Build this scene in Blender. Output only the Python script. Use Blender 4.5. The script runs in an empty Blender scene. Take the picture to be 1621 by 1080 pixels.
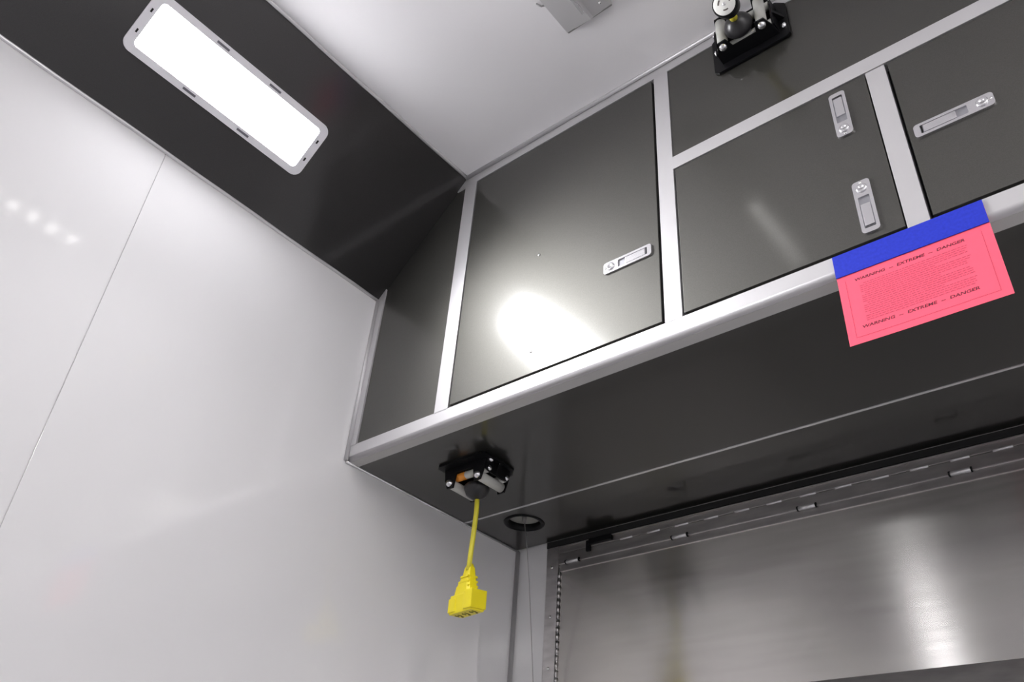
import bpy, bmesh, math, random
from mathutils import Vector, Matrix, Euler
random.seed(7)
sc = bpy.context.scene
C = sc.collection
pi = math.pi

# ---------------------------------------------------------------- key sizes (metres)
Z0 = 1.58            # underside of the overhead cabinet
H = 2.30             # ceiling height
D = 0.599            # depth of cabinet: back wall plane (front face of the cabinet is y = 0)
XR = 2.60            # right wall
YF = -4.60           # far wall behind the camera
XC, ZL = 0.266, Z0 + 0.447   # the sloping cove: meets the ceiling at x=XC, the left wall at z=ZL

# ---------------------------------------------------------------- camera, world, exposure
cam = bpy.data.objects.new('camera', bpy.data.cameras.new('camera'))
C.objects.link(cam)
cam.location = (1.3833, -1.0120, Z0 - 0.8359)
cam.rotation_euler = (2.1907, -0.0672, 0.6904)
cam.data.sensor_width = 36.0
cam.data.lens = 1338.95 / 1621 * 36.0
cam.data.clip_start = 0.02
sc.camera = cam
w = bpy.data.worlds.new('world'); sc.world = w
w.use_nodes = True
w.node_tree.nodes['Background'].inputs[0].default_value = (0.5, 0.52, 0.56, 1)
w.node_tree.nodes['Background'].inputs[1].default_value = 0.05
sc.view_settings.view_transform = 'Standard'
sc.view_settings.look = 'None'
sc.view_settings.gamma = 1
sc.view_settings.use_curve_mapping = False
sc.view_settings.exposure = 0.0
LENS_E = 34.0      # radiance of the cove light lenses
BEAM_W = 13.8      # forward beam of each cove light
SPOT_E = 9.5      # radiance of the little ceiling LEDs
PANEL_E = 26.0     # radiance of the added fill lamps on the ceiling

# ---------------------------------------------------------------- materials
def mat(name, col, rough=0.4, metal=0.0, coat=0.0, coat_rough=0.05, spec=0.5, noise=None, bump=None,
        aniso=0.0, emit=None, rnoise=None, ior=None, coat_ior=1.5):
    m = bpy.data.materials.new(name); m.use_nodes = True
    nt = m.node_tree; b = nt.nodes['Principled BSDF']
    b.inputs['Base Color'].default_value = (*col, 1)
    b.inputs['Roughness'].default_value = rough
    b.inputs['Metallic'].default_value = metal
    b.inputs['Coat Weight'].default_value = coat
    b.inputs['Coat Roughness'].default_value = coat_rough
    b.inputs['Coat IOR'].default_value = coat_ior
    b.inputs['Specular IOR Level'].default_value = spec
    b.inputs['Anisotropic'].default_value = aniso
    if ior: b.inputs['IOR'].default_value = ior
    tc = nt.nodes.new('ShaderNodeTexCoord')
    def noise_node(scale, sc3=(1, 1, 1), detail=3):
        mp = nt.nodes.new('ShaderNodeMapping'); mp.inputs['Scale'].default_value = sc3
        nz = nt.nodes.new('ShaderNodeTexNoise'); nz.inputs['Scale'].default_value = scale
        nz.inputs['Detail'].default_value = detail
        nt.links.new(tc.outputs['Object'], mp.inputs[0]); nt.links.new(mp.outputs[0], nz.inputs[0])
        return nz
    if noise:
        scale, amt, s3 = noise
        nz = noise_node(scale, s3)
        mr = nt.nodes.new('ShaderNodeMapRange')
        mr.inputs[3].default_value = 1 - amt; mr.inputs[4].default_value = 1 + amt
        mr.inputs[1].default_value = 0.3; mr.inputs[2].default_value = 0.7
        mx = nt.nodes.new('ShaderNodeVectorMath'); mx.operation = 'SCALE'
        mx.inputs[0].default_value = col
        nt.links.new(nz.outputs[0], mr.inputs[0]); nt.links.new(mr.outputs[0], mx.inputs['Scale'])
        nt.links.new(mx.outputs[0], b.inputs['Base Color'])
    if rnoise:
        scale, lo, hi, s3 = rnoise
        nz = noise_node(scale, s3, 4)
        mr = nt.nodes.new('ShaderNodeMapRange')
        mr.inputs[1].default_value = 0.3; mr.inputs[2].default_value = 0.7
        mr.inputs[3].default_value = lo; mr.inputs[4].default_value = hi
        nt.links.new(nz.outputs[0], mr.inputs[0]); nt.links.new(mr.outputs[0], b.inputs['Roughness'])
    if bump:
        scale, st, s3 = bump
        nz = noise_node(scale, s3, 3)
        bp = nt.nodes.new('ShaderNodeBump'); bp.inputs['Strength'].default_value = st
        bp.inputs['Distance'].default_value = 0.001
        nt.links.new(nz.outputs[0], bp.inputs['Height']); nt.links.new(bp.outputs[0], b.inputs['Normal'])
    if aniso:
        tg = nt.nodes.new('ShaderNodeTangent'); tg.direction_type = 'UV_MAP'
        nt.links.new(tg.outputs[0], b.inputs['Tangent'])
    if emit:
        b.inputs['Emission Color'].default_value = (*emit[0], 1)
        b.inputs['Emission Strength'].default_value = emit[1]
    return m

WHITE = mat('white_wall_panel', (0.80, 0.79, 0.80), 0.085, spec=0.65)
CEIL = mat('white_ceiling_panel', (0.88, 0.865, 0.88), 0.22, spec=0.5)
CHAR = mat('charcoal_metallic_panel', (0.089, 0.087, 0.079), 0.54, metal=1.0, coat=0.65, coat_rough=0.14, coat_ior=1.62,
           noise=(900, 0.10, (1, 1, 1)), bump=(1200, 0.05, (1, 1, 1)))
CHARG = mat('charcoal_gloss_panel', (0.060, 0.059, 0.054), 0.30, metal=0.9, coat=0.7, coat_rough=0.08,
            noise=(900, 0.08, (1, 1, 1)))
COVE = mat('charcoal_cove_panel', (0.062, 0.060, 0.060), 0.42, metal=1.0, coat=0.7, coat_rough=0.12, noise=(900, 0.10, (1, 1, 1)))
FRAME = mat('white_coated_extrusion', (0.56, 0.548, 0.56), 0.47, metal=0.50)
BEAD = mat('bright_trim_bead', (0.80, 0.79, 0.80), 0.18, metal=0.6)
ALU = mat('satin_aluminium', (0.70, 0.69, 0.70), 0.32, metal=0.55)
GREYTRIM = mat('grey_trim', (0.30, 0.295, 0.29), 0.35, metal=0.4)
GAP = mat('black_shadow_gap', (0.006, 0.006, 0.006), 0.8)
STEEL = mat('brushed_stainless', (0.56, 0.54, 0.52), 0.22, metal=1.0, aniso=0.87,
            noise=(5, 0.05, (0.7, 0.4, 4)), rnoise=(7, 0.19, 0.235, (0.5, 1, 9)))
STEEL2 = mat('plain_stainless', (0.62, 0.60, 0.60), 0.30, metal=1.0, noise=(14, 0.14, (1, 1, 4)))
STEELD = mat('dull_stainless', (0.40, 0.385, 0.38), 0.38, metal=1.0, noise=(14, 0.14, (1, 1, 4)))
CHROME = mat('chrome', (0.80, 0.80, 0.82), 0.16, metal=1.0)
LATCH = mat('satin_chrome', (0.72, 0.71, 0.73), 0.27, metal=0.9)
LATCHD = mat('recess_grey_metal', (0.40, 0.40, 0.43), 0.35, metal=0.8)
BLACK = mat('black_powder_coat', (0.004, 0.004, 0.005), 0.42, spec=0.2)
RUBBER = mat('dark_rubber', (0.016, 0.015, 0.017), 0.32, spec=0.5)
ROLLER = mat('grey_nylon_roller', (0.50, 0.50, 0.47), 0.45)
ORANGE = mat('orange_sticker', (0.80, 0.29, 0.03), 0.45)
YELLOW = mat('yellow_plastic', (0.86, 0.72, 0.012), 0.38)
YCORD = mat('yellow_cord_jacket', (0.74, 0.66, 0.05), 0.45)
PINK = mat('pink_paper', (0.98, 0.122, 0.19), 0.8, spec=0.1, noise=(60, 0.015, (1, 1, 1)))
BLUE = mat('blue_masking_tape', (0.020, 0.036, 0.46), 0.65, spec=0.2, noise=(220, 0.10, (1, 4, 1)))
INK = mat('dark_red_ink', (0.13, 0.012, 0.03), 0.8)
INKL = mat('faint_red_ink', (0.52, 0.05, 0.10), 0.8)
CONN = mat('white_connector_face', (0.86, 0.86, 0.82), 0.35)
CUP = mat('grey_cup', (0.36, 0.36, 0.33), 0.5)
LBEZ = mat('light_bezel_white', (0.90, 0.89, 0.93), 0.4)
LENS = mat('lit_lens', (0.9, 0.9, 0.9), 0.4, emit=((0.97, 0.97, 1.0), LENS_E))
LED = mat('lit_led', (0.9, 0.9, 0.9), 0.4, emit=((1.0, 0.98, 0.95), SPOT_E))
WIRE = mat('steel_wire', (0.35, 0.34, 0.34), 0.4, metal=0.8)
FLOOR = mat('grey_rubber_floor', (0.26, 0.26, 0.27), 0.5, noise=(80, 0.12, (1, 1, 1)))
SCREW = mat('screw_steel', (0.75, 0.75, 0.73), 0.2, metal=1.0)

# ---------------------------------------------------------------- mesh helpers
class MB:
    """collects shapes in one bmesh; every add takes a material index"""
    def __init__(s): s.bm = bmesh.new(); s.smooth = set()
    def _tag(s, faces, mi, sm=False):
        for f in faces: f.material_index = mi; f.smooth = sm
    def box(s, x0, x1, y0, y1, z0, z1, mi=0, bev=0.0, M=None):
        r = bmesh.ops.create_cube(s.bm, size=1)
        vs = r['verts']
        for v in vs:
            v.co = Vector(((x0 + x1) / 2 + v.co.x * (x1 - x0), (y0 + y1) / 2 + v.co.y * (y1 - y0), (z0 + z1) / 2 + v.co.z * (z1 - z0)))
        fs = set(f for v in vs for f in v.link_faces)
        if bev > 0:
            es = list(set(e for v in vs for e in v.link_edges))
            rb = bmesh.ops.bevel(s.bm, geom=es, offset=bev, segments=2, profile=0.7, affect='EDGES')
            vs = list(set(v for f in rb['faces'] for v in f.verts) | set(v for v in vs if v.is_valid))
            fs = set(f for v in vs for f in v.link_faces)
        if M is not None: bmesh.ops.transform(s.bm, matrix=M, verts=vs)
        s._tag(fs, mi)
        return s
    def cyl(s, p, q, r, mi=0, n=20, r2=None, cap=True, smooth=True):
        p, q = Vector(p), Vector(q); d = q - p
        M = Matrix.Translation((p + q) / 2) @ d.to_track_quat('Z', 'Y').to_matrix().to_4x4()
        g = bmesh.ops.create_cone(s.bm, cap_ends=cap, segments=n, radius1=r, radius2=r if r2 is None else r2, depth=d.length, matrix=M)
        for f in set(f for v in g['verts'] for f in v.link_faces):
            f.material_index = mi; f.smooth = smooth and len(f.verts) == 4
        return s
    def lathe(s, prof, M=None, mi=0, n=28, close=True):
        """prof: (radius, height) pairs along +Z"""
        M = M or Matrix.Identity(4); rings = []
        for r, h in prof:
            rings.append([s.bm.verts.new(M @ Vector((max(r, 1e-5) * math.cos(2 * pi * k / n), max(r, 1e-5) * math.sin(2 * pi * k / n), h))) for k in range(n)])
        for a, b in zip(rings, rings[1:]):
            for k in range(n):
                f = s.bm.faces.new((a[k], a[(k + 1) % n], b[(k + 1) % n], b[k])); f.material_index = mi; f.smooth = True
        if close:
            for rg, rev in ((rings[0], True), (rings[-1], False)):
                f = s.bm.faces.new(rg[::-1] if rev else rg); f.material_index = mi
        return s
    def prism(s, pts, axis, a, b, mi=0, M=None):
        """polygon pts (2D) extruded along axis 'x','y','z' from a to b"""
        def P(u, v, t):
            return Vector({'x': (t, u, v), 'y': (u, t, v), 'z': (u, v, t)}[axis])
        A = [s.bm.verts.new(P(u, v, a)) for u, v in pts]; B = [s.bm.verts.new(P(u, v, b)) for u, v in pts]
        fs = [s.bm.faces.new(A), s.bm.faces.new(B[::-1])]
        n = len(pts)
        for k in range(n): fs.append(s.bm.faces.new((A[(k + 1) % n], A[k], B[k], B[(k + 1) % n])))
        if M is not None: bmesh.ops.transform(s.bm, matrix=M, verts=A + B)
        s._tag(fs, mi)
        return s
    def frame(s, outer, inner, axis, a, b, mi=0, M=None):
        """ring between two polygons with the same number of points, extruded a->b"""
        def P(u, v, t):
            return Vector({'x': (t, u, v), 'y': (u, t, v), 'z': (u, v, t)}[axis])
        L = [[s.bm.verts.new(P(u, v, t)) for u, v in poly] for poly, t in ((outer, a), (inner, a), (inner, b), (outer, b))]
        n = len(outer); fs = []
        for i in range(4):
            A, B = L[i], L[(i + 1) % 4]
            for k in range(n): fs.append(s.bm.faces.new((A[k], A[(k + 1) % n], B[(k + 1) % n], B[k])))
        if M is not None: bmesh.ops.transform(s.bm, matrix=M, verts=[v for r in L for v in r])
        s._tag(fs, mi)
        return s
    def tube(s, pts, r, mi=0, n=10):
        pts = [Vector(p) for p in pts]; rings = []
        for i, p in enumerate(pts):
            d = (pts[min(i + 1, len(pts) - 1)] - pts[max(i - 1, 0)]).normalized()
            u = d.cross(Vector((0.31, 0.93, 0.2))).normalized(); v = d.cross(u)
            rr = r[i] if isinstance(r, (list, tuple)) else r
            rings.append([s.bm.verts.new(p + (u * math.cos(2 * pi * k / n) + v * math.sin(2 * pi * k / n)) * rr) for k in range(n)])
        for a, b in zip(rings, rings[1:]):
            for k in range(n):
                f = s.bm.faces.new((a[k], a[(k + 1) % n], b[(k + 1) % n], b[k])); f.material_index = mi; f.smooth = True
        s.bm.faces.new(rings[0][::-1]).material_index = mi; s.bm.faces.new(rings[-1]).material_index = mi
        return s
    def build(s, name, mats, parent=None, origin=None, shift=None):
        """shift: world position of the parent, taken off the vertices"""
        bmesh.ops.recalc_face_normals(s.bm, faces=s.bm.faces)
        off = Vector(shift) if shift is not None else Vector((0, 0, 0))
        if off.length: bmesh.ops.translate(s.bm, verts=s.bm.verts, vec=-off)
        me = bpy.data.meshes.new(name); s.bm.to_mesh(me); s.bm.free()
        for m in (mats if isinstance(mats, (list, tuple)) else [mats]): me.materials.append(m)
        o = bpy.data.objects.new(name, me); C.objects.link(o)
        if parent is not None: o.parent = parent
        return o

def rrect(u0, u1, v0, v1, r, n=5):
    pts = []
    for cx, cy, a0 in ((u1 - r, v1 - r, 0), (u0 + r, v1 - r, 90), (u0 + r, v0 + r, 180), (u1 - r, v0 + r, 270)):
        for k in range(n + 1):
            a = math.radians(a0 + 90 * k / n); pts.append((cx + r * math.cos(a), cy + r * math.sin(a)))
    return pts
def tag(o, label=None, cat=None, group=None, kind=None):
    if label: o['label'] = label
    if cat: o['category'] = cat
    if group: o['group'] = group
    if kind: o['kind'] = kind
    return o
def empty(name, loc=(0, 0, 0), rot=None):
    o = bpy.data.objects.new(name, None); C.objects.link(o); o.location = loc; o.empty_display_size = 0.05
    if rot is not None: o.rotation_euler = rot
    return o
def copy_tree(o, parent=None):
    c = o.copy(); C.objects.link(c)
    if parent is not None: c.parent = parent
    for ch in list(o.children): copy_tree(ch, c)
    return c

# ---------------------------------------------------------------- the room shell
wl_ = MB().box(-0.05, -0.003, YF, D, 0, H).build('wall_left', WHITE)
tag(wl_, 'white glossy panelled wall on the left', 'wall', kind='structure')
# separate sheets with a hairline joint at y = -0.599
for a, b in ((-0.5985, D), (-1.8, -0.6005), (-3.0, -1.802), (YF, -3.002)):
    MB().box(-0.003, 0, a, b, 0, ZL + 0.03, bev=0.0006).build('wall_panel', WHITE, wl_)
# back wall around the hatch opening (x from 0.102 rightwards, z up to the cabinet underside)
wb = MB()
wb.box(0, 0.102, D, D + 0.05, 0, H)
wb.box(0.102, XR, D, D + 0.05, Z0 + 0.003, H)
wb.box(0.102, XR, D, D + 0.05, 0, Z0 - 0.52)
wb.box(2.3, XR, D, D + 0.05, Z0 - 0.52, Z0 + 0.003)
tag(wb.build('wall_back', WHITE), 'white wall strip beside and behind the steel hatch', 'wall', kind='structure')
tag(MB().box(XR, XR + 0.05, YF, D, 0, H).build('wall_right', WHITE), 'white wall on the right, outside the frame', 'wall', kind='structure')
tag(MB().box(-0.05, XR + 0.05, YF - 0.05, YF, 0, H).build('wall_front', WHITE), 'white wall behind the camera', 'wall', kind='structure')
tag(MB().box(-0.05, XR + 0.05, YF - 0.05, D + 0.05, -0.05, 0).build('floor', FLOOR), 'grey rubber floor', 'floor', kind='structure')
tag(MB().box(-0.05, XR + 0.05, YF - 0.05, D + 0.05, H, H + 0.05).build('ceiling', CEIL), 'white glossy ceiling above the cabinets', 'ceiling', kind='structure')

# sloping dark cove between left wall and ceiling
ang = math.atan2(H - ZL, XC)
CM = Matrix.Translation((0, 0, ZL)) @ Matrix.Rotation(-ang, 4, 'Y')      # local x runs up the slope, local -z faces the room
slope = math.hypot(XC, H - ZL)
cv = MB().box(-0.004, slope + 0.004, YF, 0.012, 0, 0.006, M=CM)
tag(cv.build('trim_1', COVE), 'dark charcoal sloping panel between left wall and ceiling, carrying the lit lamp', 'cove panel', kind='structure')
def bead(name, pts, r, label, m=BEAD, n=10):
    return tag(MB().tube(pts, r, n=n).build(name, m), label, 'trim', kind='structure')
# slightly wavy bright beads along the two long edges of the cove
wav = lambda k: 0.0007 * math.sin(k * 1.7) + 0.0005 * math.sin(k * 0.63 + 1)
N = 60
ys = [YF + 0.01 + (-0.01 - YF) * k / N for k in range(N + 1)]
bead('trim_2', [(XC + 0.001 + wav(k), y, H - 0.0025) for k, y in enumerate(ys)], 0.0045, 'bright metal bead where the dark sloping panel meets the white ceiling')
bead('trim_3', [(0.002, y, ZL - 0.001 + wav(k + 9)) for k, y in enumerate(ys)], 0.0042, 'bright metal bead where the dark sloping panel meets the left wall')
bead('trim_4', [(XC, -0.004, H - 0.003), (XR, -0.004, H - 0.003)], 0.005, 'white bead between the ceiling and the top of the cabinets', FRAME)
bead('trim_5', [(0.004, -0.002, Z0 - 0.0), (0.004, -0.002, ZL - 0.002)], 0.005, 'upright white bead in the corner of left wall and cabinet front', FRAME)
bead('trim_6', [(0.003, 0.0, Z0 - 0.002), (0.003, D, Z0 - 0.002)], 0.0028, 'thin light bead between the cabinet underside and the left wall', BEAD)
bead('trim_7', [(0.004, D - 0.004, 0), (0.004, D - 0.004, Z0 - 0.004)], 0.006, 'white corner bead running down between left wall and back wall', FRAME)

# ---------------------------------------------------------------- overhead cabinet
X1, X2, X3, X4, X5, X6, X7 = 0.026, 0.264, 0.302, 0.808, 0.841, 1.208, 1.239
X8, X9 = 1.86, 1.893
A = 0.035; ZC = 0.688; M1, M2 = 0.389, 0.422
cab = empty('overhead_cabinet', (0, 0, Z0)); SH = (0, 0, Z0)
tag(cab, 'long charcoal overhead cabinet with white frame under the white ceiling', 'cabinet')
# carcass: dark interior block the doors sit in front of
MB().box(0.028, XR - 0.002, 0.020, D - 0.002, Z0 + 0.030, H - 0.3, mi=0).box(0.30, XR - 0.002, 0.020, D - 0.002, H - 0.3, H - 0.002).build('carcass', GAP, cab, shift=SH)
# bottom rail with a rounded lower edge
r = 0.010
prof = [(0.020, Z0 + A), (0.0, Z0 + A)]
prof += [(r - r * math.cos(t), Z0 + r - r * math.sin(t)) for t in [pi / 2 * k / 8 for k in range(9)]]
prof += [(0.034, Z0), (0.034, Z0 + 0.012), (0.020, Z0 + 0.012)]
bm_ = MB().prism(prof, 'x', 0.002, XR - 0.001)
br_ = bm_.build('bottom_rail', FRAME, cab, shift=SH)
for p in br_.data.polygons: p.use_smooth = len(p.vertices) == 4 and abs(p.normal.x) < .5 and abs(p.normal.y) < .98 and abs(p.normal.z) < .98
# underside lip of that rail, a greyer strip
MB().box(0.004, XR - 0.001, 0.011, 0.0345, Z0 - 0.0006, Z0 + 0.002).build('underside_lip', mat('lip_grey', (0.50, 0.49, 0.48), 0.35, metal=0.3), cab, shift=SH)
def cove_z(x): return ZL + x * (H - ZL) / XC
# top rail (cut off by the cove), mid rail, stiles
xl = 0.236
MB().prism([(xl, Z0 + ZC), (XR - 0.001, Z0 + ZC), (XR - 0.001, H - 0.001), (XC + 0.0, H - 0.001)], 'y', 0.0, 0.020).build('top_rail', FRAME, cab, shift=SH)
MB().box(X5 - 0.002, XR - 0.001, -0.0008, 0.020, Z0 + M1, Z0 + M2, bev=0.0008).build('mid_rail', FRAME, cab, shift=SH)
MB().prism([(0.001, Z0 + A - 0.001), (X1, Z0 + A - 0.001), (X1, cove_z(X1) - 0.001), (0.001, cove_z(0.001) - 0.001)], 'y', -0.0012, 0.020).build('stile', FRAME, cab, shift=SH)
MB().prism([(X2, Z0 + A - 0.001), (X3, Z0 + A - 0.001), (X3, Z0 + ZC + 0.001), (X2 , Z0 + ZC + 0.001)], 'y', 0.0, 0.020).build('stile', FRAME, cab, shift=SH)
MB().box(X4, X5, 0, 0.020, Z0 + A - 0.001, Z0 + ZC + 0.001).build('stile', FRAME, cab, shift=SH)
MB().box(X6, X7, 0.0005, 0.020, Z0 + A + 0.001, Z0 + M1 - 0.0015, bev=0.0006).build('stile', FRAME, cab, shift=SH)
MB().box(X8, X9, 0.0005, 0.020, Z0 + A + 0.001, Z0 + M1 - 0.0015, bev=0.0006).build('stile', FRAME, cab, shift=SH)
# filler panel left of the first stile, its top cut along the cove
MB().prism([(X1 - 0.001, Z0 + A - 0.001), (X2 + 0.001, Z0 + A - 0.001), (X2 + 0.001, Z0 + ZC + 0.0), (xl + 0.0, Z0 + ZC), (X1 - 0.001, cove_z(X1) + 0.0015)], 'y', 0.003, 0.018).build('filler_panel', CHAR, cab, shift=SH)
# wide upper panel right of the second stile
MB().box(X5 - 0.001, XR - 0.001, 0.002, 0.018, Z0 + M2 - 0.001, Z0 + ZC + 0.001).build('upper_panel', CHAR, cab, shift=SH)

# --- doors
def door(x0, x1, z0, z1, gl=0.0035, gr=0.006, gb=0.0065, gt=0.0025, y=0.0005):
    return MB().box(x0 + gl, x1 - gr, y, 0.016, Z0 + z0 + gb, Z0 + z1 - gt, bev=0.0008).build('door', CHAR, cab, shift=SH)
def latch(door_o, cx, cz, rot, L=0.105, W=0.027):
    """slam latch, built with its slit end at -x and its lock end at +x, then turned about y"""
    M = Matrix.Translation((cx, 0.0005, Z0 + cz)) @ Matrix.Rotation(rot, 4, 'Y')
    M = Matrix.Translation((0, 0, -Z0)) @ M
    def b(m, name, mt):
        o = m.build(name, mt, door_o); return o
    h, v = L / 2, W / 2
    o1 = rrect(-h, h, -v, v, 0.006, 4); i1 = rrect(-h + 0.009, 0.020, -v + 0.005, v - 0.005, 0.0015, 4)
    b(MB().frame(o1, i1, 'y', -0.0035, 0.0002, M=M), 'latch_plate', LATCH)
    m = MB().box(-h + 0.009, 0.020, -0.0008, 0.0002, -v + 0.005, v - 0.005, M=M)
    b(m, 'latch_recess', LATCHD)
    m = MB().box(-h + 0.0135, 0.004, -0.0036, -0.0006, -v + 0.0062, v - 0.0062, bev=0.0007, M=M)
    b(m, 'latch_paddle', LATCH)
    m = MB().box(-h + 0.0095, -h + 0.0122, -0.0012, -0.0004, -v + 0.0055, v - 0.0055, M=M)
    b(m, 'latch_slit', GAP)
    Ml = M @ Matrix.Translation((h - 0.016, -0.003, 0)) @ Matrix.Rotation(pi / 2, 4, 'X')
    b(MB().lathe([(0.0085, 0), (0.0085, 0.0018), (0.007, 0.003), (0.0035, 0.0032), (0.0032, 0.0022), (0.0001, 0.0022)], M=Ml), 'latch_lock', LATCH)
    Ms = M @ Matrix.Translation((h - 0.0045, -0.0033, 0)) @ Matrix.Rotation(pi / 2, 4, 'X')
    b(MB().lathe([(0.0022, 0), (0.0018, 0.001), (0.0001, 0.0013)], M=Ms, n=12), 'latch_rivet', SCREW)
d1 = door(X3, X4, A, ZC)
latch(d1, 0.7355, 0.2125, pi)            # lock left, slit right
tag(d1, 'large door with a horizontal latch and two small screw heads')
for cx, cz in ((0.518, 0.336), (0.513, 0.092)):
    MB().lathe([(0.0034, 0), (0.0030, 0.0012), (0.0018, 0.0018), (0.0001, 0.0019)], M=Matrix.Translation((cx, 0.0005, cz)) @ Matrix.Rotation(pi / 2, 4, 'X'), n=14).build('screw', SCREW, d1)
d2 = door(X5, X6, A, M1, gl=0.004, gr=0.002)
tag(d2, 'middle door with two upright latches, one above the other')
latch(d2, 1.157, 0.320, pi / 2)          # slit up, lock down
latch(d2, 1.161, 0.106, -pi / 2)         # lock up, slit down
d3 = door(X7, X8, A, M1, gl=0.005, gr=0.003)
tag(d3, 'right-hand door with one horizontal latch near its left edge')
latch(d3, 1.3085, 0.2065, 0, L=0.112)
d4 = door(X9, XR - 0.01, A, M1)
latch(d4, 1.98, 0.2065, 0, L=0.112)

# --- underside: front sheet, light joint strip, rear sheet with a round hole
MB().box(0.006, XR - 0.001, 0.0345, 0.383, Z0 + 0.0, Z0 + 0.008).build('underside_panel', CHARG, cab, shift=SH)
MB().box(0.004, XR - 0.001, 0.383, 0.3885, Z0 - 0.0016, Z0 + 0.004, bev=0.0006).build('joint_strip', BEAD, cab, shift=SH)
HX, HY, HR = 0.131, 0.462, 0.041
def holed_sheet(x0, x1, y0, y1, z0, z1):
    m = MB(); n = 48; xm = 0.26
    circ, rect = [], []
    hy0, hy1 = y0, y1
    for k in range(n):
        a = 2 * pi * (k + 0.5) / n; c, s_ = math.cos(a), math.sin(a)
        circ.append((HX + HR * c, HY + HR * s_))
        t = min((xm - HX) / c if c > 0 else (x0 - HX) / c, (y1 - HY) / s_ if s_ > 0 else (y0 - HY) / s_)
        rect.append([HX + t * c, HY + t * s_])
    for cx, cy in ((x0, y0), (x0, y1), (xm, y0), (xm, y1)):
        k = min(range(n), key=lambda i: (rect[i][0] - cx) ** 2 + (rect[i][1] - cy) ** 2); rect[k] = [cx, cy]
    m.frame(rect, circ, 'z', z0, z1)
    m.box(xm, x1, y0, y1, z0, z1)
    return m
holed_sheet(0.006, XR - 0.001, 0.3885, D - 0.010, Z0 + 0.0, Z0 + 0.008).build('underside_panel', CHARG, cab, shift=SH)
MB().box(0.006, XR - 0.001, D - 0.0105, D - 0.0092, Z0 - 0.0006, Z0 + 0.004).build('rear_edge_strip', GREYTRIM, cab, shift=SH)
# round cup set in the hole
cup = MB().lathe([(HR - 0.001, 0.0145), (HR - 0.0015, -0.0005), (HR + 0.004, -0.0030), (HR + 0.009, -0.0016), (HR + 0.0095, 0.0)], close=False)
cup = cup.build('cable_port', BLACK, cab); cup.location = (HX, HY, 0)
tag(cup, 'round dark-rimmed port')
MB().lathe([(HR - 0.0015, 0.0145), (0.004, 0.0145), (0.0001, 0.0145)], close=False).build('cup', CUP, cup)
MB().lathe([(0.006, 0.0142), (0.006, 0.001), (0.003, 0.0), (0.0001, 0.0)], close=False, n=16).build('cable_bush', GREYTRIM, cup)
wp = [(HX + 0.004, HY - 0.004, Z0 + 0.004), (0.132, 0.478, Z0 - 0.06), (0.127, 0.50, Z0 - 0.14), (0.122, 0.522, Z0 - 0.24), (0.118, 0.545, Z0 - 0.36), (0.112, 0.566, Z0 - 0.50), (0.108, 0.580, Z0 - 0.62), (0.108, 0.592, Z0 - 0.66)]
tag(MB().tube(wp, 0.0011, n=8).build('pull_wire', WIRE), 'thin steel wire hanging from the round port beside the hatch', 'wire')

# ---------------------------------------------------------------- steel hatch in the back wall
hat = empty('steel_hatch', (0.102, D, Z0 - 0.52)); hs = (0.102, D, Z0 - 0.52)
tag(hat, 'brushed stainless steel hatch below the cabinet with a hinge along its top', 'hatch')
HXR = 2.3
MB().box(0.103, 0.138, D - 0.006, D + 0.02, Z0 - 0.515, Z0 - 0.010, bev=0.001).build('left_jamb', STEEL2, hat, shift=hs)
MB().box(HXR - 0.035, HXR - 0.001, D - 0.006, D + 0.02, Z0 - 0.515, Z0 - 0.010, bev=0.001).build('right_jamb', STEEL2, hat, shift=hs)
MB().box(0.138, HXR - 0.036, D - 0.004, D + 0.02, Z0 - 0.034, Z0 - 0.016, bev=0.0015).build('top_frame', STEELD, hat, shift=hs)
MB().box(0.138, HXR - 0.036, D - 0.0085, D - 0.004, Z0 - 0.0195, Z0 - 0.0165, bev=0.001).build('top_lip', STEELD, hat, shift=hs)
MB().box(0.103, HXR - 0.001, D - 0.0085, D + 0.02, Z0 - 0.0150, Z0 + 0.003).build('top_gasket', GAP, hat, shift=hs)
MB().box(0.138, HXR - 0.036, D - 0.0025, D + 0.02, Z0 - 0.060, Z0 - 0.0345, bev=0.0008).build('hinge_leaf', STEELD, hat, shift=hs)
def panel_uv(o, axis_u='z'):
    uv = o.data.uv_layers.new(name='UVMap')
    for p in o.data.polygons:
        for li in p.loop_indices:
            v = o.data.vertices[o.data.loops[li].vertex_index].co
            uv.data[li].uv = (v.z, v.x)       # tangent runs upwards: highlights stretch vertically
pn = MB().box(0.139, HXR - 0.037, D + 0.001, D + 0.015, Z0 - 0.402, Z0 - 0.0605).build('hatch_panel', STEEL, hat, shift=hs)
panel_uv(pn)
MB().box(0.139, HXR - 0.037, D - 0.0040, D + 0.001, Z0 - 0.0620, Z0 - 0.0598, bev=0.0005).build('hinge_edge', STEEL2, hat, shift=hs)
# second fold line just under the hinge
MB().box(0.139, HXR - 0.037, D - 0.0016, D + 0.001, Z0 - 0.0800, Z0 - 0.0786, bev=0.0003).build('fold_edge', STEEL2, hat, shift=hs)
MB().box(0.139, HXR - 0.037, D - 0.0008, D + 0.002, Z0 - 0.0785, Z0 - 0.0605, bev=0.0006).build('fold_strip', STEELD, hat, shift=hs)
MB().prism([(D + 0.014, Z0 - 0.402), (D - 0.006, Z0 - 0.402), (D - 0.020, Z0 - 0.455), (D - 0.020, Z0 - 0.515), (D + 0.014, Z0 - 0.515)], 'x', 0.139, HXR - 0.037).build('lower_flange', STEELD, hat, shift=hs)
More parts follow.
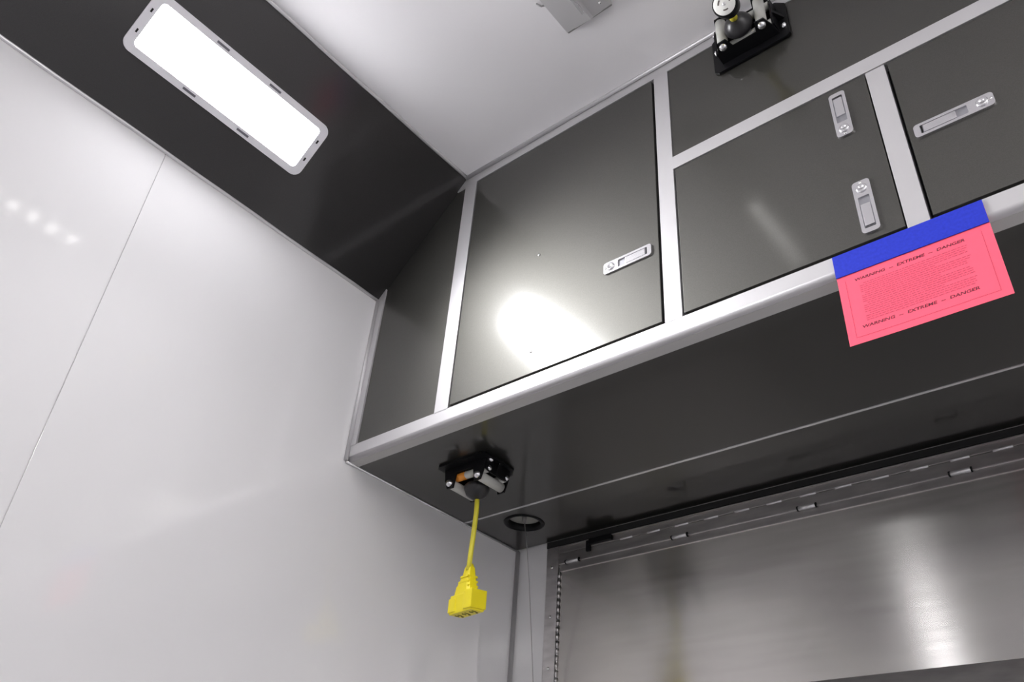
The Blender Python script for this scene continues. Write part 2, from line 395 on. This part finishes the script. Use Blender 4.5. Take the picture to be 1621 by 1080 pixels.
# upright edge bead with a serrated look beside the jamb
MB().cyl((0.1405, D - 0.001, Z0 - 0.515), (0.1405, D - 0.001, Z0 - 0.07), 0.0018, n=10).build('side_hinge_pin', BEAD, hat, shift=hs)
k0 = MB().cyl((0, 0, -0.006), (0, 0, 0.0068), 0.0026, n=10).build('side_knuckle', STEEL2, hat)
zk = Z0 - 0.09; kk = []
while zk > Z0 - 0.50:
    o = k0 if not kk else k0.copy()
    if kk: C.objects.link(o)
    o.location = (0.1405 - hs[0], -0.002, zk - hs[2]); kk.append(o); zk -= 0.0165
# rivets in the jamb
r0 = None
for zr in (-0.067, -0.19, -0.31, -0.43):
    if r0 is None:
        r0 = MB().lathe([(0.0042, 0), (0.0035, 0.0014), (0.0016, 0.0022), (0.0001, 0.0023)], M=Matrix.Rotation(pi / 2, 4, 'X'), n=14).build('rivet', SCREW, hat); o = r0
    else:
        o = r0.copy(); C.objects.link(o)
    o.location = (0.120 - hs[0], -0.006, Z0 + zr - hs[2])
# hinge stitches (every 75 mm) and larger clips (every 300 mm)
s0 = None; x = 0.188 + 0.075 * 2
while x < HXR - 0.06:
    if s0 is None:
        s0 = MB().cyl((-0.017, 0, 0), (0.017, 0, 0), 0.0024, n=10).build('hinge_stitch', ALU, hat); o = s0
    else:
        o = s0.copy(); C.objects.link(o)
    o.location = (x - hs[0], -0.0035, Z0 - 0.0335 - hs[2]); x += 0.0747
c0 = None; x = 0.182
while x < HXR - 0.05:
    if c0 is None:
        m = MB().cyl((-0.018, 0, 0), (0.018, 0, 0), 0.0045, n=12)
        m.cyl((-0.0215, 0.001, 0.0005), (-0.018, 0.001, 0.0005), 0.0055, mi=1, n=12).cyl((0.018, 0.001, 0.0005), (0.0205, 0.001, 0.0005), 0.0055, mi=1, n=12)
        c0 = m.build('hinge_clip', [ALU, BLACK], hat); o = c0
    else:
        o = c0.copy(); C.objects.link(o)
    o.location = (x - hs[0], -0.005, Z0 - 0.0605 - hs[2]); x += 0.2995
# small black catch at the left end of the hinge
MB().box(0.235, 0.300, D - 0.014, D - 0.004, Z0 - 0.031, Z0 - 0.018, bev=0.0015).box(0.225, 0.236, D - 0.010, D - 0.004, Z0 - 0.046, Z0 - 0.020).build('black_catch', BLACK, hat, shift=hs)

# ---------------------------------------------------------------- cove light (built flat, then laid on the slope)
def cove_light(yc, label):
    L = empty('cove_light', CM @ Vector((0.188, yc, 0)), (0, -ang, 0))
    tag(L, label, 'ceiling light', 'flush lamps along the sloping panel')
    hx, hy = 0.067, 0.2175; ix, iy = 0.0515, 0.1985
    out = rrect(-hx, hx, -hy, hy, 0.020, 6); inn = rrect(-ix, ix, -iy, iy, 0.009, 6)
    MB().frame(out, inn, 'z', -0.006, -0.0002).build('bezel', LBEZ, L)
    MB().prism(rrect(-ix, ix, -iy, iy, 0.009, 6), 'z', -0.0055, -0.0008).build('lens', LENS, L)
    sl = None
    for x_, dy in ((-0.059, -0.066), (-0.059, 0.066), (0.059, -0.066), (0.059, 0.066)):
        if sl is None:
            sl = MB().box(-0.0024, 0.0024, -0.0145, 0.0145, -0.0072, -0.0055, bev=0.0005).build('slot_clip', mat('slot_grey', (0.16, 0.155, 0.18), 0.5), L); o = sl
        else:
            o = sl.copy(); C.objects.link(o)
        o.location = (x_, dy, 0)
    sc0 = None
    for x_, dy in ((-0.025, -0.207), (0.024, -0.207), (-0.022, 0.207), (0.026, 0.207)):
        if sc0 is None:
            sc0 = MB().box(-0.0042, 0.0042, -0.0018, 0.0018, -0.0070, -0.0055, bev=0.0004).build('end_clip', GAP, L); o = sc0
        else:
            o = sc0.copy(); C.objects.link(o)
        o.location = (x_, dy, 0)
    la = bpy.data.lights.new('beam', 'AREA'); la.shape = 'RECTANGLE'; la.size = 0.098; la.size_y = 0.39
    la.energy = BEAM_W; la.spread = math.radians(128); la.color = (0.98, 0.98, 1.0)
    lo = bpy.data.objects.new('beam', la); C.objects.link(lo); lo.parent = L; lo.location = (0, 0, -0.0062)
    return L
L1 = cove_light(-0.569, 'lit rectangular white flush lamp on the dark sloping panel')
L2 = copy_tree(L1); L2.location = CM @ Vector((0.188, -2.75, 0))
L2['label'] = 'second flush lamp on the sloping panel, seen as a glint in the steel hatch'

# unseen fill lamps, added along the right of the ceiling to raise ambient light
PANEL = mat('lit_fill_panel', (0.9, 0.9, 0.9), 0.4, emit=((1.0, 0.98, 0.96), PANEL_E))
for k, (x_, y_) in enumerate(((2.30, -0.95), (2.30, -2.0), (2.30, -3.4))):
    P_ = empty('fill_lamp', (x_, y_, H))
    tag(P_, 'added flat fill lamp on the ceiling, out of view, ' + ('nearest the cabinets', 'between two others', 'farthest from the cabinets')[k], 'ceiling light', 'added fill lamps on the ceiling, out of view')
    MB().frame(rrect(-0.17, 0.17, -0.32, 0.32, 0.02), rrect(-0.15, 0.15, -0.30, 0.30, 0.01), 'z', -0.012, -0.0005).build('bezel', LBEZ, P_)
    MB().prism(rrect(-0.15, 0.15, -0.30, 0.30, 0.01), 'z', -0.010, -0.001).build('lens', PANEL, P_)

# ---------------------------------------------------------------- grey ceiling fixture with a row of small LEDs
F = empty('ceiling_fixture', (0.774, -0.55, H))
tag(F, 'grey metal box fixture on the white ceiling at the top edge of the photo', 'ceiling fixture')
fx0, fx1, fy0, fy1 = -0.056, 0.056, -0.36, 0.361
MB().prism([(fx0, 0), (fx0, -0.010), (0.004, -0.016), (0.010, -0.014), (fx1, -0.010), (fx1, 0)], 'y', fy0, fy1).build('housing', [ALU], F)
MB().box(-0.004, 0.002, fy0 + 0.01, fy1 - 0.02, -0.0175, -0.0145).build('centre_ridge', BEAD, F)
MB().box(fx0 + 0.002, fx1 - 0.002, fy1 - 0.001, fy1 + 0.002, -0.012, 0).build('end_cap', GREYTRIM, F)
MB().lathe([(0.003, 0), (0.0025, -0.002), (0.0001, -0.0024)], M=Matrix.Translation((0.038, fy1 - 0.018, -0.0120)), n=12).build('screw', SCREW, F)
MB().tube([(fx0, fy1 - 0.075, -0.004), (fx0 - 0.008, fy1 - 0.078, -0.004), (fx0 - 0.014, fy1 - 0.088, -0.002)], 0.002, n=8).build('wire_tail', GREYTRIM, F)
led0 = None
for k in range(5):
    if led0 is None:
        led0 = MB().lathe([(0.013, -0.013), (0.012, -0.0185), (0.0001, -0.019)], n=20).build('led', LED, F); o = led0
    else:
        o = led0.copy(); C.objects.link(o)
    o.location = (0.026, 0.050 - 0.055 * k, 0)

# ---------------------------------------------------------------- roller guides of the cord reels
# local frame: mounting face in z = 0, mechanism on the -z side, bolt ends of the outer rollers towards -y
def roller_guide(name, loc, rot, label, sticker, hw=0.078):
    G = empty(name, loc, rot); tag(G, label, 'cord guide', 'black cord reel roller guides')
    pxy = [(-hw, -0.052), (0.008 - hw, -0.058), (hw - 0.008, -0.058), (hw, -0.052), (hw, 0.040), (hw - 0.018, 0.058), (0.018 - hw, 0.058), (-hw, 0.040)]
    hole = [(-0.030, -0.012), (-0.018, -0.026), (0.018, -0.026), (0.030, -0.012), (0.030, 0.012), (0.018, 0.026), (-0.018, 0.026), (-0.030, 0.012)]
    MB().frame(pxy, hole, 'z', -0.005, 0).build('mounting_plate', BLACK, G)
    # cheeks that carry the outer rollers (front and back) and the inner rollers (left and right)
    ch = None
    for s in (-1, 1):
        nt_ = -0.019 if sticker else -0.032
        MB().prism([(-0.060, 0), (-0.056, -0.028), (-0.048, -0.052), (-0.030, -0.053), (-0.024, nt_), (0.024, nt_), (0.030, -0.053), (0.048, -0.052), (0.056, -0.028), (0.060, 0)], 'y', s * 0.0385 - 0.0018, s * 0.0385 + 0.0018).build('cheek', BLACK, G)
        MB().prism([(-0.037, 0), (-0.037, -0.030), (-0.020, -0.034), (0.020, -0.034), (0.037, -0.030), (0.037, 0)], 'x', s * 0.058 - 0.0018, s * 0.058 + 0.0018).build('side_bracket', BLACK, G)
        MB().prism([(s * 0.058, 0), (s * 0.058, -0.034), (s * (hw - 0.002), 0)], 'y', -0.004, 0.004).build('gusset', BLACK, G)
    for s in (-1, 1):
        ro = MB().cyl((s * 0.040, -0.0355, -0.041), (s * 0.040, 0.0355, -0.041), 0.0105, n=24).build('outer_roller', ROLLER, G)
        MB().lathe([(0.0085, -0.0020), (0.0085, 0.002), (0.0066, 0.0058), (0.003, 0.0075), (0.0001, 0.0078)], M=Matrix.Translation((s * 0.040, -0.0403, -0.041)) @ Matrix.Rotation(pi / 2, 4, 'X'), n=20).build('bolt_head', CHROME, ro)
        MB().lathe([(0.0062, 0), (0.0062, 0.004), (0.003, 0.0062), (0.0001, 0.0064)], M=Matrix.Translation((s * 0.040, 0.0403, -0.041)) @ Matrix.Rotation(-pi / 2, 4, 'X'), n=6).build('bolt_end', CHROME, ro)
        ri = MB().cyl((-0.055, s * 0.028, -0.026), (0.055, s * 0.028, -0.026), 0.0082, n=24).build('inner_roller', ROLLER, G)
        MB().lathe([(0.0058, 0), (0.0056, 0.003), (0.0030, 0.0046), (0.0001, 0.0048)], M=Matrix.Translation((0.0598, s * 0.028, -0.026)) @ Matrix.Rotation(pi / 2, 4, 'Y'), n=14).build('bolt_head', CHROME, ri)
        if sticker and s < 0:
            st = MB().cyl((-0.036, -0.028, -0.026), (-0.004, -0.028, -0.026), 0.0086, n=24).build('sticker', ORANGE, ri)
            tag(st, 'orange sticker')
    for sx in ((1,) if sticker else (-1,)):
        for sy in (-1,):
            MB().lathe([(0.0066, -0.004), (0.0066, -0.0065), (0.0048, -0.0098), (0.0001, -0.0105)], M=Matrix.Translation((sx * (hw - 0.0095), sy * 0.026, 0)), n=8).build('mounting_bolt', CHROME, G)
    return G
G1 = roller_guide('roller_guide', (0.225, 0.185, Z0), (0, 0, 0), 'black roller guide with an orange sticker under the cabinet, above the yellow plug', True, 0.069)
Rm = Matrix(((-1, 0, 0), (0, 0, 1), (0, 1, 0)))      # columns: X->-X, Y->Z, Z->Y
G2 = roller_guide('roller_guide', (1.027, -0.0002, Z0 + 0.642), Rm.to_euler(), 'black roller guide on the upper cabinet panel beside the ceiling', False)

# lower cord: ball stop, cord, three-outlet yellow plug
cl = empty('cord_with_outlets', (0.225, 0.185, Z0 - 0.30))
tag(cl, 'yellow cord ending in a yellow three-outlet block, hanging under the cabinet', 'power cord')
cs = (0.225, 0.185, Z0 - 0.30)
MB().lathe([(0.010, -0.036), (0.022, -0.037), (0.0275, -0.043), (0.0275, -0.050), (0.022, -0.062), (0.012, -0.069), (0.0065, -0.072), (0.0001, -0.0725)], M=Matrix.Translation((0.226, 0.187, Z0))).build('ball_stop', RUBBER, cl, shift=cs)
cp = [(0.228, 0.189, Z0 - 0.066), (0.2285, 0.190, Z0 - 0.10), (0.2265, 0.190, Z0 - 0.15), (0.2240, 0.190, Z0 - 0.19), (0.2225, 0.190, Z0 - 0.226)]
MB().tube(cp, 0.0052, n=12).build('cord', YCORD, cl, shift=cs)
PM = Matrix.Translation((0.2205, 0.196, Z0 - 0.222)) @ Euler((0.05, 0.06, math.radians(-15)), 'XYZ').to_matrix().to_4x4()
def loft(m, secs, M, mi=0):
    """secs: (z, x0, x1, y0, y1) rectangles with cut corners"""
    rg = []
    for z, x0, x1, y0, y1 in secs:
        c = min(x1 - x0, y1 - y0) * 0.18
        pts = [(x0 + c, y0), (x1 - c, y0), (x1, y0 + c), (x1, y1 - c), (x1 - c, y1), (x0 + c, y1), (x0, y1 - c), (x0, y0 + c)]
        rg.append([m.bm.verts.new(M @ Vector((u, v, z))) for u, v in pts])
    for a, b in zip(rg, rg[1:]):
        for k in range(8):
            m.bm.faces.new((a[k], a[(k + 1) % 8], b[(k + 1) % 8], b[k])).material_index = mi
    m.bm.faces.new(rg[0][::-1]); m.bm.faces.new(rg[-1])
m = MB(); m.lathe([(0.0060, 0.012), (0.0085, 0.006), (0.0085, 0.0)], M=PM)
loft(m, [(0.004, -0.009, 0.009, -0.008, 0.008), (-0.012, -0.013, 0.012, -0.010, 0.010), (-0.036, -0.030, 0.018, -0.013, 0.013), (-0.052, -0.034, 0.024, -0.0145, 0.0145)], PM)
m.build('plug_neck', YELLOW, cl, shift=cs)
m = MB()
for zi in range(3): m.box(-0.0145 - 0.0065 * zi, 0.0135 + 0.002 * zi, -0.0125, 0.0125, -0.018 - zi * 0.010, -0.0135 - zi * 0.010, bev=0.0012, M=PM)
m.build('grip_rib', YELLOW, cl, shift=cs)
m = MB(); m.box(-0.040, 0.040, -0.0165, 0.0165, -0.088, -0.050, bev=0.003, M=PM)
blk = m.build('outlet_block', YELLOW, cl, shift=cs)
m = MB(); m.box(-0.043, -0.016, -0.0180, 0.0180, -0.084, -0.056, bev=0.002, M=PM).box(0.014, 0.043, -0.0185, 0.0185, -0.084, -0.047, bev=0.002, M=PM)
m.build('end_block', YELLOW, cl, shift=cs)
for k in (-1, 0, 1):
    cx = k * 0.0262; q = MB()
    q.box(cx - 0.0062, cx - 0.0040, -0.0065, 0.0035, -0.0888, -0.0860, M=PM).box(cx + 0.0040, cx + 0.0062, -0.0065, 0.0035, -0.0888, -0.0860, M=PM)
    q.cyl(PM @ Vector((cx, 0.0085, -0.0888)), PM @ Vector((cx, 0.0085, -0.086)), 0.0026, n=10)
    q.build('outlet_slots', GAP, cl, shift=cs)

# upper cord: dome stop, short yellow cord, white-faced twist connector
ctop = empty('cord_with_connector', (1.045, -0.10, Z0 + 0.60)); ct = tuple(ctop.location)
tag(ctop, 'short yellow cord with a round white-faced connector at the top of the photo', 'power cord')
ax = Vector((0.012, -0.075, -0.070)).normalized()
b0 = Vector((1.025, -0.038, Z0 + 0.630))
Mb = Matrix.Translation(b0) @ Vector((0.05, -1, -0.12)).normalized().to_track_quat('Z', 'Y').to_matrix().to_4x4()
MB().lathe([(0.012, 0.000), (0.024, 0.001), (0.0280, 0.006), (0.0280, 0.013), (0.025, 0.020), (0.017, 0.030), (0.009, 0.0345), (0.0001, 0.035)], M=Mb).build('ball_stop', RUBBER, ctop, shift=ct)
b1 = Mb @ Vector((0, 0, 0.030)); f0 = Vector((1.044, -0.150, Z0 + 0.553))
f0 = Vector((1.0435, -0.150, Z0 + 0.556))
fa = (f0 - b1).normalized()
MB().tube([b1, b1 + fa * 0.02, b1 + fa * 0.045], 0.0078, n=12).build('cord', YCORD, ctop, shift=ct)
Mf = Matrix.Translation(f0) @ Vector((0.08, -0.62, -0.62)).normalized().to_track_quat('Z', 'Y').to_matrix().to_4x4()
MB().lathe([(0.0075, -0.062), (0.011, -0.055), (0.013, -0.044), (0.0185, -0.036)], M=Mf).build('boot', YELLOW, ctop, shift=ct)
MB().lathe([(0.0185, -0.036), (0.0225, -0.030), (0.0230, -0.004), (0.0215, 0.0005), (0.0195, 0.0005), (0.0195, -0.003)], M=Mf, close=False).build('rim', BLACK, ctop, shift=ct)
MB().lathe([(0.0197, -0.004), (0.0197, 0.0015), (0.0185, 0.0025), (0.0001, 0.0025)], M=Mf).build('face', CONN, ctop, shift=ct)
for k in range(3):
    a0 = 2 * pi * k / 3 + 0.5; q = MB()
    out = [(0.0120 * math.cos(a0 + t), 0.0120 * math.sin(a0 + t)) for t in [-.42, -.21, 0, .21, .42]]
    inn = [(0.0095 * math.cos(a0 + t), 0.0095 * math.sin(a0 + t)) for t in [.42, .21, 0, -.21, -.42]]
    q.prism(out + inn, 'z', 0.0018, 0.0029, M=Mf)
    q.build('contact_slot', mat('slot_brown', (0.12, 0.10, 0.09), 0.5), ctop, shift=ct)
MB().lathe([(0.0035, 0.0024), (0.0030, 0.0034), (0.0001, 0.0036)], M=Mf, n=14).build('centre_pin', ALU, ctop, shift=ct)

# ---------------------------------------------------------------- pink warning paper under blue tape
PX0, PX1 = 1.098, 1.3065
pap = empty('warning_notice', (1.202, -0.004, Z0 - 0.131)); ps = tuple(pap.location)
tag(pap, 'pink printed warning paper hanging from the cabinet edge by blue tape', 'notice')
def curl(u, z):        # slight bow of the sheet; u 0..1 across, z below the rail
    t = max(0.0, -z) / 0.13
    return -0.0016 - 0.0015 * t * (0.4 + 0.6 * (1 - u)) + 0.0006 * math.sin(u * 5) * t
m = MB(); nu, nv = 12, 12
vs = [[None] * (nv + 1) for _ in range(nu + 1)]; vb = [[None] * (nv + 1) for _ in range(nu + 1)]
ztop = 0.024
for i in range(nu + 1):
    for j in range(nv + 1):
        u = i / nu; z = ztop + (-0.131 - ztop) * j / nv
        vs[i][j] = m.bm.verts.new((PX0 + (PX1 - PX0) * u, curl(u, z), Z0 + z))
        vb[i][j] = m.bm.verts.new((PX0 + (PX1 - PX0) * u, curl(u, z) + 0.0002, Z0 + z))
for i in range(nu):
    for j in range(nv):
        for g in (vs, vb):
            f = m.bm.faces.new((g[i][j], g[i + 1][j], g[i + 1][j + 1], g[i][j + 1])); f.smooth = True
def own(*q): m.bm.faces.new([m.bm.verts.new(v.co) for v in q])
for i in range(nu):
    for j in (0, nv): own(vs[i][j], vs[i + 1][j], vb[i + 1][j], vb[i][j])
for j in range(nv):
    for i in (0, nu): own(vs[i][j], vs[i][j + 1], vb[i][j + 1], vb[i][j])
m.build('sheet', PINK, pap, shift=ps)
def on_sheet(o):       # drape a flat print onto the sheet
    for v in o.data.vertices:
        u = (v.co.x + ps[0] - PX0) / (PX1 - PX0); z = v.co.z + ps[2] - Z0
        v.co.y = curl(u, z) - 0.00025 - ps[1]
def heading(txt, xa, xb, za, zb, hgt, name, xspan):
    cu = bpy.data.curves.new('t', 'FONT'); cu.body = txt; cu.size = 1.0; cu.resolution_u = 3; cu.offset = 0.022
    to = bpy.data.objects.new('t', cu); C.objects.link(to)
    dg = bpy.context.evaluated_depsgraph_get(); me = bpy.data.meshes.new_from_object(to.evaluated_get(dg))
    bpy.data.objects.remove(to)
    xs = [v.co.x for v in me.vertices]; yy = [v.co.y for v in me.vertices]
    x0, x1, y0, y1 = min(xs), max(xs), min(yy), max(yy)
    for v in me.vertices:
        u = (v.co.x - x0) / (x1 - x0); t = (v.co.y - y0) / (y1 - y0)
        X = xa + (xb - xa) * u + t * hgt * 0.18
        v.co = Vector((X, 0, Z0 + za + (zb - za) * u + t * hgt)) - Vector(ps)
    me.materials.clear(); me.materials.append(INK)
    o = bpy.data.objects.new(name, me); C.objects.link(o); o.parent = pap; on_sheet(o); return o
heading('WARNING  --  EXTREME  --  DANGER', 1.1215, 1.2720, -0.0245, -0.0245, 0.0050, 'printed_heading', None)
heading('WARNING  --  EXTREME  --  DANGER', 1.1190, 1.2720, -0.1080, -0.1080, 0.0050, 'printed_heading', None)
# rows of print too small to read: short strokes of uneven length
m = MB()
z = -0.0325
row = 0
while z > -0.0985:
    x = 1.1275 if row % 5 else 1.133
    xe = 1.2745 if (row % 5 != 4) else 1.235
    while x < xe:
        wl2 = random.uniform(0.0022, 0.0075)
        if x + wl2 > xe: break
        n_ = 2
        for q_ in range(n_):
            xa = x + wl2 * q_ / n_; xb = x + wl2 * (q_ + 1) / n_
            v4 = [m.bm.verts.new((xx, 0, Z0 + zz)) for xx, zz in ((xa, z), (xb, z), (xb, z + 0.0011), (xa, z + 0.0011))]
            m.bm.faces.new(v4)
        x += wl2 + 0.0012
    z -= 0.0036; row += 1
o = m.build('small_print', INKL, pap, shift=ps); on_sheet(o)
m = MB()
bx0, bx1, bz0, bz1, tw = 1.109, 1.2935, -0.1205, -0.0185, 0.0005
for k in range(24):
    a, b = bx0 + (bx1 - bx0) * k / 24, bx0 + (bx1 - bx0) * (k + 1) / 24
    m.bm.faces.new([m.bm.verts.new((xx, 0, Z0 + zz)) for xx, zz in ((a, bz0), (b, bz0), (b, bz0 + tw), (a, bz0 + tw))])
    a, b = bz0 + (bz1 - bz0) * k / 24, bz0 + (bz1 - bz0) * (k + 1) / 24
    for xq in (bx0, bx1):
        m.bm.faces.new([m.bm.verts.new((xx, 0, Z0 + zz)) for xx, zz in ((xq, a), (xq + tw, a), (xq + tw, b), (xq, b))])
o = m.build('printed_border', INKL, pap, shift=ps); on_sheet(o)
tp = MB().box(1.0975, 1.3065, -0.0034, -0.0018, Z0 - 0.0085, Z0 + 0.0325, bev=0.0005)
tp = tp.build('blue_tape', BLUE)
tag(tp, 'strip of blue masking tape holding the pink warning paper on the cabinet edge', 'tape')
